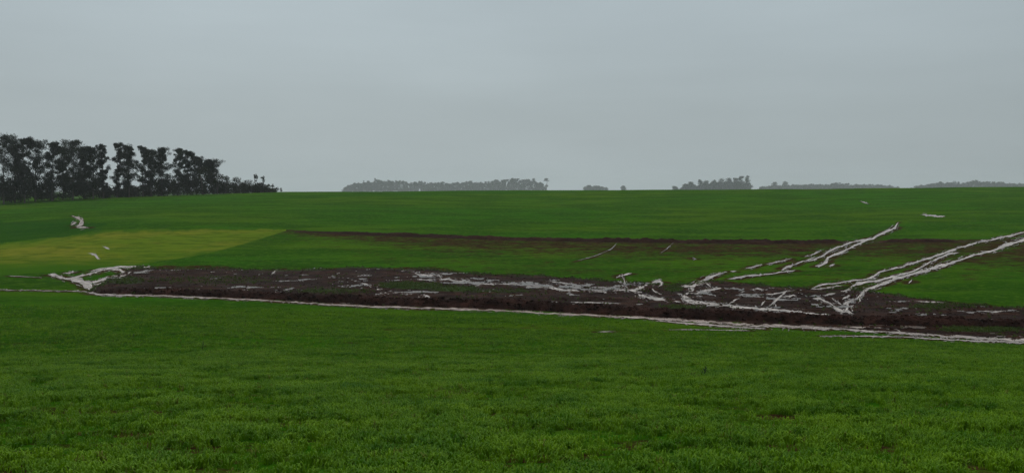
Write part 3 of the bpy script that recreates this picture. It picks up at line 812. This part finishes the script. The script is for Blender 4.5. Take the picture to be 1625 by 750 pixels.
def eucalyptus(px, py_top, Y, halfw, label, seed, low=0.16, nbr=15, lean=0.0, dens=1.0, mat=None, leafs=0.36):
    r = np.random.default_rng(seed)
    X = (px - 812.5) / F * Y
    zb = float(hgt(X, Y)) - 0.1
    H = (EYE - py_top) / F * Y - zb
    root = empty('eucalyptus_tree', (X, Y, zb))
    tag(root, label, 'tree', 'eucalyptus row on the left skyline')
    # trunk
    n = 12; tz = np.linspace(0, 0.96, n)
    ph = r.uniform(0, 6.28, 2); bend = 0.02 * H
    path = np.stack([lean * tz ** 1.5 * H + bend * np.sin(tz * 4 + ph[0]) * tz, bend * np.sin(tz * 3.3 + ph[1]) * tz, tz * H], 1)
    R0 = 0.011 * H + 0.05
    tv, tf = tube(path, R0 * (1 - 0.88 * tz ** 0.9), 7)
    trunk = mesh_obj('trunk', tv, tf, M_BARK, root)
    limbs, cl = [], []
    for b in range(nbr):
        f = low + (0.95 - low) * (b + r.uniform(0, 0.9)) / nbr
        base = np.array([np.interp(f, tz, path[:, k]) for k in range(3)])
        az = r.uniform(0, 6.28)
        shape = math.sin(min(1, (f - low * 0.4) / (1 - low * 0.4)) * 2.75 + 0.25) ** 0.6 if f < 0.98 else 0.3
        Lb = halfw * (0.30 + 0.70 * shape) * r.uniform(0.6, 1.15)
        up = r.uniform(0.45, 1.0) * (1.0 if f > 0.3 else 0.6)
        tip = base + np.array([math.cos(az) * Lb, math.sin(az) * Lb, up * Lb])
        tip[2] = min(tip[2], H * 0.985)
        midp = (base + tip) / 2 + np.array([0, 0, -0.10 * Lb])
        limbs.append(tube([base, midp, tip], [R0 * 0.34 * (1 - 0.7 * f), R0 * 0.22 * (1 - 0.7 * f), 0.02], 5))
        for q in range(r.integers(4, 7)):
            g = r.uniform(0.1, 1.08)
            c = base + (tip - base) * g + r.normal(size=3) * 0.16 * halfw
            c[2] = min(c[2], H * 0.97)
            rad = halfw * r.uniform(0.22, 0.42)
            cl.append(clump(c, (rad, rad, rad * r.uniform(0.65, 1.0)), int(dens * r.integers(90, 150)), r))
    topc = path[-1].copy()
    for q in range(5):
        c = topc + np.array([r.normal() * 0.22 * halfw, r.normal() * 0.22 * halfw, -abs(r.normal()) * 0.06 * H * 0.5])
        rad = halfw * r.uniform(0.26, 0.40)
        c[2] = min(c[2], H - rad * 0.45)
        cl.append(clump(c, (rad, rad, rad * 0.55), int(dens * 110), r))
    for lv, lf in limbs: mesh_obj('limb', lv, lf, M_BARK, root)
    P = np.concatenate(cl)
    v, f2 = leaves(P, leafs, 0.5, r)
    mesh_obj('crown', v, f2, mat or M_EUC, root, smooth_shade=False)
    return root

ORD = ['first', 'second', 'third', 'fourth', 'fifth', 'sixth', 'seventh', 'eighth', 'ninth', 'tenth', 'eleventh', 'twelfth', 'thirteenth', 'fourteenth', 'fifteenth', 'sixteenth', 'seventeenth', 'eighteenth', 'nineteenth', 'twentieth']
EUC = [  # column, top row, distance, crown half width
 (6,213,322,3.6,.10), (24,221,330,2.6,.16), (39,217,326,2.2,.14), (56,221,334,3.0,.2), (83,224,336,2.6,.18), (100,232,345,2.4,.2),
 (116,223,338,3.2,.16), (134,233,350,2.4,.16), (148,233,342,2.4,.15), (164,228,345,1.9,.12), (186,226,352,1.9,.12), (205,230,352,2.6,.2),
 (227,231,358,1.9,.14), (240,237,360,2.4,.2), (257,234,364,2.5,.2), (283,235,370,2.1,.16), (297,238,374,2.0,.2), (312,248,378,2.1,.24),
 (333,254,382,2.8,.34)]
EUC_LAB = ['tall eucalyptus cut by the left edge of the picture',
 'second eucalyptus from the left edge, slightly lower than its neighbours',
 'narrow topped eucalyptus, third from the left edge',
 'eucalyptus with a flat leaning top, fourth from the left edge',
 'eucalyptus with a rounded top, fifth from the left edge',
 'lower eucalyptus, sixth from the left edge, filling in behind taller ones',
 'broad crowned eucalyptus, tallest in the middle of the left group',
 'low eucalyptus just right of the broad crowned one',
 'eucalyptus second to the left of the gap in the row',
 'narrow column-like eucalyptus standing just left of the gap in the row',
 'slim eucalyptus standing just right of the gap in the row',
 'wide eucalyptus, second to the right of the gap in the row',
 'slim eucalyptus with a small knob top, third to the right of the gap',
 'eucalyptus with a flat top, fourth to the right of the gap',
 'bushy topped eucalyptus, fifth to the right of the gap',
 'eucalyptus with a round isolated top, sixth to the right of the gap',
 'eucalyptus with a see-through crown beside the round topped one',
 'shorter eucalyptus where the row starts to step down',
 'eucalyptus with an arching crown at the right end of the tall row']
for k, (px, pt, Y, hw, low) in enumerate(EUC):
    eucalyptus(px, pt, Y, hw * 1.28 + 0.2, EUC_LAB[k], 200 + k, low=low, nbr=26 if hw > 2.3 else 22)

def bush(name, px, py_top, Y, halfw, label, cat, group, seed, stem=0.25, flat=0.8, mat=None, nleaf=900, leaf=0.5, depth=1.0, M=10, skirt=0.0):
    r = np.random.default_rng(seed)
    X = (px - 812.5) / F * Y
    zb = float(hgt(X, Y)) - 0.1
    H = max(0.8, (EYE - py_top) / F * Y - zb)
    root = empty(name, (X, Y, zb)); tag(root, label, cat, group)
    st = []
    for s in range(3):
        a = r.uniform(0, 6.28); tip = np.array([math.cos(a) * halfw * 0.45, math.sin(a) * halfw * 0.45, H * 0.8])
        st.append(tube([np.zeros(3), tip * np.array([.35, .35, .5]), tip], [0.018 * H + 0.03, 0.012 * H + 0.02, 0.015], 5))
    v, f = join(st); mesh_obj('trunk', v, f, M_BARK, root)
    P = []
    for q in range(M):
        a = r.uniform(0, 6.28); g = math.sqrt(r.uniform(0, 1))
        zz = stem + (1 - stem) * r.uniform(0, 1)
        spread = math.sqrt(max(0.05, 1 - ((zz - 0.45) / 0.62) ** 2))
        rad = halfw * r.uniform(0.30, 0.52)
        c = np.array([math.cos(a) * g * (halfw - rad * .6) * spread, math.sin(a) * g * (halfw - rad * .6) * spread * depth, 0])
        c[2] = max(min(zz * H, H - rad * flat * 0.85), rad * flat * 0.3)
        P.append(clump(c, (rad, rad, rad * flat), nleaf // M, r))
    v, f = leaves(np.concatenate(P), leaf, 0.55, r)
    mesh_obj('crown', v, f, mat or M_SHRUB, root, smooth_shade=False)
    return root

BUSH = [
 ('leafy_tree', 322, 263, 372, 3.6, 'dense round topped tree in front of the right end of the tall row', .05, 1400),
 ('leafy_tree', 345, 272, 376, 3.4, 'dense sloping tree stepping down from the tall row', .05, 1200),
 ('leafy_tree', 358, 279, 380, 2.8, 'low dense tree right of the sloping tree', .05, 900),
 ('leafy_tree', 376, 281, 384, 3.2, 'low flat topped tree in the middle of the short trees', .05, 1000),
 ('leafy_tree', 393, 285, 386, 3.0, 'brownish green low tree left of the two thin stemmed trees', .05, 900),
 ('thin_tree', 405.5, 275, 388, 1.5, 'thin stemmed tree with a round tuft of leaves, tallest of the short trees', .6, 320),
 ('thin_tree', 417, 279, 388, 1.3, 'second thin stemmed tree with a small tuft, right of the tallest', .55, 260),
 ('leafy_tree', 413, 289, 387, 2.6, 'low bush under the two thin stemmed trees', .05, 700),
 ('shrub', 425, 292, 389, 1.7, 'shrub right of the thin stemmed trees', .05, 300),
 ('shrub', 432, 291, 390, 1.0, 'small upright shrub near the end of the row', .3, 160),
 ('shrub', 438, 297, 391, 1.1, 'low shrub, second last at the right end of the row', .05, 130),
 ('shrub', 446, 298, 392, 0.8, 'tiny last shrub at the right end of the tree row', .3, 90)]
for k, (nm, px, pt, Y, hw, lab, stem, nl) in enumerate(BUSH):
    bush(nm, px, pt, Y, hw, lab, 'tree' if nm != 'shrub' else 'shrub', 'short trees at the right end of the row', 300 + k, stem, 0.8, None, nl, 0.42, 1.0, 26 if nl > 600 else 9)

# dark undergrowth along the foot of the eucalyptus row
r = np.random.default_rng(5)
P = []
for k in range(620):
    px = r.uniform(-30, 436)
    if 1 < px < 7 or 176 < px < 182: continue
    Y = np.interp(px, [0, 180, 330], [328, 352, 378 + (px - 330) * .12 if px > 330 else 378]) + r.uniform(-3, 9)
    X = (px - 812.5) / F * Y
    hgt_t = np.interp(px, [-30, 60, 150, 168, 190, 250, 320, 360, 400, 420, 436], [10.0, 12.0, 10.5, 5.5, 4.0, 8.5, 9.5, 6.0, 4.6, 3.8, 1.2]) * r.uniform(0.5, 1.05)
    for q in range(3):
        c = np.array([X + r.normal() * 0.7, Y + r.normal() * 0.7, float(hgt(X, Y)) + hgt_t * r.uniform(0.1, 0.9)])
        P.append(clump(c, (1.3, 1.3, 1.1), 42, r))
v, f = leaves(np.concatenate(P), 0.5, 0.55, r)
ug = mesh_obj('undergrowth', v, f, M_SHRUB, None, False)
tag(ug, 'dark tangled undergrowth along the foot of the eucalyptus row', 'undergrowth', None, 'stuff')

# ------------------------------------------------------------------ far woods beyond the skyline
def wood(top, Y, label, seed, step=11, leaf=4.2):
    r = np.random.default_rng(seed)
    P, S = [], []
    x0, x1 = top[0][0], top[-1][0]
    for row in range(3):
        px = x0
        while px < x1:
            px += r.uniform(0.6, 1.4) * step * (0.55 if row == 0 else 0.4)
            if px > x1: break
            yy = Y + row * 60 + r.uniform(-14, 14)
            X = (px - 812.5) / F * yy
            zb = float(hgt(X, yy))
            tp = np.interp(px, *zip(*top)) + abs(r.normal()) * 1.5 - 0.5 + (1.6 if row else 0)
            zt = (EYE - tp) / F * yy
            H = zt - zb
            hw = r.uniform(6.0, 13.0)
            S.append(tube([np.array([X, yy, zb]), np.array([X, yy, zb + H * .7])], [0.6, 0.25], 5))
            for q in range(11):
                rad = hw * r.uniform(0.45, 0.75)
                c = np.array([X + r.normal() * hw * .4, yy + r.normal() * hw * .4, zb + H * r.uniform(0.05, 1.0)])
                c[2] = min(c[2], zt - rad * 0.75)
                P.append(clump(c, (rad, rad, rad * .85), 40, r))
    v, f = leaves(np.concatenate(P), leaf, 0.7, r)
    v2, f2 = join(S)
    o = mesh_obj('distant_wood', *join([(v, f), (v2, f2)]), M_FAR, None, False)
    tag(o, label, 'wood', 'hazy woods beyond the skyline', 'stuff')
    return o
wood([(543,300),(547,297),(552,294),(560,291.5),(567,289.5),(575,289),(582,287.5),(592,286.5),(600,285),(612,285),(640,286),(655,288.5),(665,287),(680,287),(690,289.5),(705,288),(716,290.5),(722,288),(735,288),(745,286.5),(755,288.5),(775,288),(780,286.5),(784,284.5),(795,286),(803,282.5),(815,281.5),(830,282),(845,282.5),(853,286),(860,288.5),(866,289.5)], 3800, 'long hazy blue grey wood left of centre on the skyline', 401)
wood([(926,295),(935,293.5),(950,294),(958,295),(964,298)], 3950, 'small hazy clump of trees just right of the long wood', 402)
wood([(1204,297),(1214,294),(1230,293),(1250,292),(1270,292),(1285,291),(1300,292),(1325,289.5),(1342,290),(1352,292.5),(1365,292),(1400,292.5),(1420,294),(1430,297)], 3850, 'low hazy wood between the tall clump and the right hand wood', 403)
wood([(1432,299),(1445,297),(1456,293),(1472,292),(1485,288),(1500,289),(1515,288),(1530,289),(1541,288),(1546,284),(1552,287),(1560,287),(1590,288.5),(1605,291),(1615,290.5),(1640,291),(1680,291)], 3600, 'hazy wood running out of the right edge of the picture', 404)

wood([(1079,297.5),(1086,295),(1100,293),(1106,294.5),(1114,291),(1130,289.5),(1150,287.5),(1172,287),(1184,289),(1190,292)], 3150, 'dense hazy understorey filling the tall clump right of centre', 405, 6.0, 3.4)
def far_tree(px, pt, Y, hw, label, seed, stem=.3, flat=.8, n=1100, leaf=3.6, name='distant_tree', group='single trees on the hazy skyline'):
    return bush(name, px, pt, Y, hw, label, 'tree', group, seed, stem, flat, M_FAR, n, leaf, 1.0, 26)
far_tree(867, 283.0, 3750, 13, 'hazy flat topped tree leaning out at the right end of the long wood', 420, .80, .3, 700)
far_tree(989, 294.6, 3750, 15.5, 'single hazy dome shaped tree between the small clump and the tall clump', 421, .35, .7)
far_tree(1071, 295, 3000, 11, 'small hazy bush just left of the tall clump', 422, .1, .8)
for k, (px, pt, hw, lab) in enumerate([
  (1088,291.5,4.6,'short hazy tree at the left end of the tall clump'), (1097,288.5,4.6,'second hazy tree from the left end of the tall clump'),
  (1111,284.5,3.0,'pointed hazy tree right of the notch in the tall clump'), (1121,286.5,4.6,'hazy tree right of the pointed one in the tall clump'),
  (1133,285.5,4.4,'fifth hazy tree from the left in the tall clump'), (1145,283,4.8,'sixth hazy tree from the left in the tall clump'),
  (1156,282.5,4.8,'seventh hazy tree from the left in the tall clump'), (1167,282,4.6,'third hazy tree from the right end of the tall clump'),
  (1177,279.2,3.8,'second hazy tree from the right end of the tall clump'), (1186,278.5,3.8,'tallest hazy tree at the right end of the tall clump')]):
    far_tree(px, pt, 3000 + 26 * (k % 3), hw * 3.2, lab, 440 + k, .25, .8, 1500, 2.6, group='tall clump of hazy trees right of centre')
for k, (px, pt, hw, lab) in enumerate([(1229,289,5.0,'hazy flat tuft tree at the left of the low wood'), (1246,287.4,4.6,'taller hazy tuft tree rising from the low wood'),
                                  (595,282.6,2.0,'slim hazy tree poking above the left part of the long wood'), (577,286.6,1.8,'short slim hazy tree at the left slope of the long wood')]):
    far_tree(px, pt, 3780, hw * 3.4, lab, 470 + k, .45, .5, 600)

# ------------------------------------------------------------------ tall weeds in the wheat
M_WEED = leaf_material('weed_leaf', (0.014, 0.040, 0.010), (0.022, 0.060, 0.014), 0.1)
def weed(px, py, h, label, seed, nleaf=12):
    r = np.random.default_rng(seed)
    X, Y = ground_at(px, py); X, Y = float(X), float(Y); z = float(hgt(X, Y)) - 0.02
    root = empty('weed_plant', (X, Y, z)); tag(root, label, 'weed', 'weeds standing above the wheat')
    path = np.array([[0, 0, 0], [0.02, 0.01, h * .35], [0.05, 0.0, h * .7], [0.06, 0, h]])
    v, f = tube(path, [0.014, 0.012, 0.009, 0.004], 6)
    mesh_obj('stem', v, f, M_WEED, root)
    parts = []
    for k in range(nleaf):
        g = 0.12 + 0.85 * k / nleaf; a = k * 2.4 + r.uniform(-.3, .3)
        b0 = np.array([np.interp(g * h, path[:, 2], path[:, 0]), 0, g * h])
        d = np.array([math.cos(a), math.sin(a), 0.9]); d /= np.linalg.norm(d); s = np.array([-math.sin(a), math.cos(a), 0])
        L = 0.20 * (1.15 - g * .7)
        parts.append((np.array([b0, b0 + d * L * .5 + s * .03, b0 + d * L - np.array([0, 0, .02]), b0 + d * L * .5 - s * .03]), np.array([[0, 1, 2, 3]])))
    v, f = join(parts); mesh_obj('foliage', v, f, M_WEED, root, False)
weed(321, 556, 0.62, 'tall dark weed stalk standing alone in the left wheat', 501, 16)
weed(1117, 596, 0.36, 'short dark weed in the wheat right of centre', 502, 14)
weed(211, 537, 0.40, 'small weed at the brow of the slope on the left', 503, 12)

# ------------------------------------------------------------------ near wheat
M_WHEAT = leaf_material('wheat_leaf', (0.023, 0.104, 0.0003), (0.138, 0.270, 0.005), 0.32)
M_DRY = leaf_material('dry_leaf', (0.060, 0.105, 0.006), (0.120, 0.140, 0.015), 0.2)
protos = bpy.data.collections.new('wheat_tufts')
def tuft(k, dry=False):
    r = np.random.default_rng(600 + k)
    parts = []
    for b in range(12):
        a = r.uniform(0, 6.28); c0 = r.normal(size=2) * 0.045
        L = r.uniform(0.10, 0.21); w = r.uniform(0.0045, 0.0110)
        lean = r.uniform(0.15, 0.9)
        d = np.array([math.cos(a), math.sin(a)]); s = np.array([-math.sin(a), math.cos(a), 0]) * w
        p0 = np.array([*c0, -0.02]); p1 = np.array([*(c0 + d * L * .25 * lean), L * .55]); p2 = np.array([*(c0 + d * L * .62 * lean), L * (.95 - .3 * lean)])
        p3 = np.array([*(c0 + d * L * 1.0 * lean), L * (1.08 - .75 * lean)])
        parts.append((np.array([p0 - s * .7, p0 + s * .7, p1 + s, p1 - s, p2 + s * .8, p2 - s * .8, p3 + s * .1, p3 - s * .1]), np.array([[0, 1, 2, 3], [3, 2, 4, 5], [5, 4, 6, 7]])))
    v, f = join(parts)
    me_o = mesh_obj('wheat_tuft', v, f, M_DRY if dry else M_WHEAT, None, True)
    COL.objects.unlink(me_o); protos.objects.link(me_o)
for k in range(7): tuft(k, k == 6)

r = np.random.default_rng(900)
pts = []
ys = np.arange(7.5, 96, 0.5)
for y in ys:
    dens = np.interp(y, [8, 14, 24, 40, 60, 96], [125, 110, 80, 46, 24, 8])
    half = 0.66 * y + 9.0
    n = int(dens * 2 * half * 0.5)
    pts.append(np.stack([r.uniform(-half, half, n), y + r.uniform(0, 0.5, n)], 1))
pts = np.concatenate(pts)
# bare value at the tufts from the same ground values
order = np.searchsorted(rows, pts[:, 1]); order = np.clip(order, 1, len(rows) - 1)
sv = pts[:, 0] / (np.maximum(rows[order], 0) + 24); cj = np.clip(np.searchsorted(sx, sv), 0, len(sx) - 1)
bt = bare.reshape(len(rows), len(sx))[order, cj]
px_t = 812.5 + F * pts[:, 0] / pts[:, 1]
zt = hgt(pts[:, 0], pts[:, 1]); py_t = EYE - zt / pts[:, 1] * F
toe_lim = np.interp(px_t, [-60, 152, 450, 812, 1200, 1660], [464, 470, 481, 498, 524, 551])
keepp = np.clip(1.15 - 2.1 * bt, 0.08, 1)
patch = smooth(0.5 + 1.3 * fbm(pts[:, 0] / 1.5, pts[:, 1] / 1.5, 2, 77) + 0.9 * fbm(pts[:, 0] / 0.35, pts[:, 1] / 0.35, 2, 78))
keepp = keepp * (0.22 + 0.78 * patch)
ok = (r.uniform(size=len(pts)) < keepp) & (py_t > toe_lim)
pts, bt, zt, patch = pts[ok], bt[ok], zt[ok], patch[ok]
wme = bpy.data.meshes.new('wheat_crop')
wme.vertices.add(len(pts))
wme.vertices.foreach_set('co', np.stack([pts[:, 0], pts[:, 1], zt], 1).astype(np.float32).ravel())
a = wme.attributes.new('spin', 'FLOAT_VECTOR', 'POINT')
rot = np.stack([r.normal(size=len(pts)) * .12, r.normal(size=len(pts)) * .12, r.uniform(0, 6.28, len(pts))], 1)
a.data.foreach_set('vector', rot.astype(np.float32).ravel())
a = wme.attributes.new('size', 'FLOAT', 'POINT')
a.data.foreach_set('value', (r.uniform(0.6, 1.05, len(pts)) * (0.75 + 0.4 * patch) * (1 - 0.45 * np.clip(bt * 1.6, 0, 1))).astype(np.float32))
a = wme.attributes.new('pick', 'INT', 'POINT')
pk = r.integers(0, 6, len(pts)); pk = np.where(r.uniform(size=len(pts)) < 0.02 + 0.30 * bt, 6, pk)
a.data.foreach_set('value', pk.astype(np.int32))
wo = bpy.data.objects.new('wheat_crop', wme); COL.objects.link(wo)
tag(wo, 'short bright green young wheat covering the near slope', 'wheat', None, 'stuff')
ng = bpy.data.node_groups.new('wheat_scatter', 'GeometryNodeTree')
ng.interface.new_socket('Geometry', in_out='INPUT', socket_type='NodeSocketGeometry')
ng.interface.new_socket('Geometry', in_out='OUTPUT', socket_type='NodeSocketGeometry')
gi = ng.nodes.new('NodeGroupInput'); go = ng.nodes.new('NodeGroupOutput')
iop = ng.nodes.new('GeometryNodeInstanceOnPoints'); ci = ng.nodes.new('GeometryNodeCollectionInfo')
ci.inputs['Collection'].default_value = protos
ci.inputs['Separate Children'].default_value = True
ci.inputs['Reset Children'].default_value = True
def named(nm, ty):
    n = ng.nodes.new('GeometryNodeInputNamedAttribute'); n.data_type = ty; n.inputs['Name'].default_value = nm
    return n.outputs['Attribute']
ng.links.new(gi.outputs[0], iop.inputs['Points'])
ng.links.new(ci.outputs[0], iop.inputs['Instance'])
iop.inputs['Pick Instance'].default_value = True
ng.links.new(named('pick', 'INT'), iop.inputs['Instance Index'])
e2r = ng.nodes.new('FunctionNodeEulerToRotation')
ng.links.new(named('spin', 'FLOAT_VECTOR'), e2r.inputs[0])
ng.links.new(e2r.outputs[0], iop.inputs['Rotation'])
ng.links.new(named('size', 'FLOAT'), iop.inputs['Scale'])
ng.links.new(iop.outputs[0], go.inputs[0])
md = wo.modifiers.new('scatter', 'NODES'); md.node_group = ng
print('tufts', len(pts))

# ------------------------------------------------------------------ clods and weeds on the bank and the mud
clod_col = bpy.data.collections.new('clod_shapes')
import bmesh
for k in range(5):
    bm = bmesh.new(); bmesh.ops.create_icosphere(bm, subdivisions=2, radius=0.5)
    rr = np.random.default_rng(700 + k)
    for vtx in bm.verts:
        n3 = vtx.co.normalized()
        d = 1 + 0.35 * float(noise2(n3.x * 2 + k * 9, n3.y * 2 + n3.z * 1.7, 3)) + 0.15 * rr.normal()
        vtx.co = Vector((n3.x * 0.62 * d, n3.y * 0.5 * d, n3.z * 0.36 * d))
    me = bpy.data.meshes.new('clod'); bm.to_mesh(me); bm.free(); me.materials.append(M_BANK)
    clod_col.objects.link(bpy.data.objects.new('clod', me))
weed_col = bpy.data.collections.new('weed_tufts')
M_SCRUB = leaf_material('scrub_leaf', (0.026, 0.060, 0.004), (0.070, 0.105, 0.012), 0.2)
for k in range(4):
    rr = np.random.default_rng(720 + k); parts = []
    for b in range(22):
        a_ = rr.uniform(0, 6.28); L = rr.uniform(0.18, 0.42); w_ = rr.uniform(0.012, 0.026); ln = rr.uniform(0.2, 1.0)
        d = np.array([math.cos(a_), math.sin(a_), 0]); sd_ = np.array([-math.sin(a_), math.cos(a_), 0]) * w_; c0 = np.array([*(rr.normal(size=2) * .08), 0])
        p1 = c0 + d * L * .4 * ln + np.array([0, 0, L * .6]); p2 = c0 + d * L * ln + np.array([0, 0, L * (1 - .5 * ln)])
        parts.append((np.array([c0 - sd_, c0 + sd_, p1 + sd_, p1 - sd_, p2 + sd_ * .2, p2 - sd_ * .2]), np.array([[0, 1, 2, 3], [3, 2, 4, 5]])))
    v, f = join(parts)
    o_ = mesh_obj('weed_tuft', v, f, M_SCRUB, None, True); COL.objects.unlink(o_); weed_col.objects.link(o_)

def scatter(name, label, cat, P, sizes, coll, ncol, seed):
    r = np.random.default_rng(seed)
    me = bpy.data.meshes.new(name); me.vertices.add(len(P)); me.vertices.foreach_set('co', P.astype(np.float32).ravel())
    a = me.attributes.new('spin', 'FLOAT_VECTOR', 'POINT')
    a.data.foreach_set('vector', np.stack([r.normal(size=len(P)) * .3, r.normal(size=len(P)) * .3, r.uniform(0, 6.28, len(P))], 1).astype(np.float32).ravel())
    a = me.attributes.new('size', 'FLOAT', 'POINT'); a.data.foreach_set('value', sizes.astype(np.float32))
    a = me.attributes.new('pick', 'INT', 'POINT'); a.data.foreach_set('value', r.integers(0, ncol, len(P)).astype(np.int32))
    o = bpy.data.objects.new(name, me); COL.objects.link(o); tag(o, label, cat, None, 'stuff')
    g2 = ng.copy(); g2.name = name
    for nd in g2.nodes:
        if nd.type == 'COLLECTION_INFO': nd.inputs['Collection'].default_value = coll
    o.modifiers.new('scatter', 'NODES').node_group = g2
    return o
r = np.random.default_rng(801)
bv = np.empty(len(bk.data.vertices) * 3, np.float32); bk.data.vertices.foreach_get('co', bv); bv = bv.reshape(-1, 3)
nb = len(bv) // 34
rowi = np.repeat(np.arange(34), nb)
cand = np.where((rowi > 2) & (rowi < 20))[0]
P = bv[r.choice(cand, 3200, replace=False)] + r.normal(size=(3200, 3)) * np.array([.15, .15, .0])
scatter('earth_clods', 'loose dark red clods covering the earth bank', 'clods', P, r.gamma(2.0, 0.075, 3200).clip(0.06, 0.42), clod_col, 5, 1)
mf = np.stack([MX, MY, MZ], -1).reshape(-1, 3)
ok2 = (grn.ravel() < 0.4)
sel = r.choice(np.where(ok2)[0], 3500, replace=False)
scatter('mud_lumps', 'small wet lumps of soil scattered over the mud', 'clods', mf[sel], r.gamma(2.0, 0.055, 3500).clip(0.04, 0.35), clod_col, 5, 2)
pw = np.clip(grn.ravel() - 0.08, 0.004, 1) ** 1.5; pw /= pw.sum()
sel = r.choice(len(mf), 5000, replace=False, p=pw)
scatter('mud_weeds', 'flattened weeds and crop remains growing through the mud', 'weeds', mf[sel], r.uniform(0.3, 0.8, 5000), weed_col, 4, 3)
# ------------------------------------------------------------------ haze
hz = bpy.data.materials.new('haze'); hz.use_nodes = True
hn = hz.node_tree; hn.nodes.clear()
ho = hn.nodes.new('ShaderNodeOutputMaterial'); pv = hn.nodes.new('ShaderNodeVolumePrincipled')
pv.inputs['Color'].default_value = (0.88, 0.95, 1.0, 1)
pv.inputs['Density'].default_value = 0.00012
pv.inputs['Anisotropy'].default_value = 0.2
hn.links.new(pv.outputs[0], ho.inputs['Volume'])
bx = (-5300, -62, -20.0); bX = (5300, 4680, 70.0)
v = np.array([(x, y, z) for x in (bx[0], bX[0]) for y in (bx[1], bX[1]) for z in (bx[2], bX[2])])
f = np.array([(0, 1, 3, 2), (4, 6, 7, 5), (0, 4, 5, 1), (2, 3, 7, 6), (0, 2, 6, 4), (1, 5, 7, 3)])
haze = mesh_obj('haze', v, f, hz, None, False)
tag(haze, 'thin grey rain haze over the whole valley', 'haze', None, 'stuff')
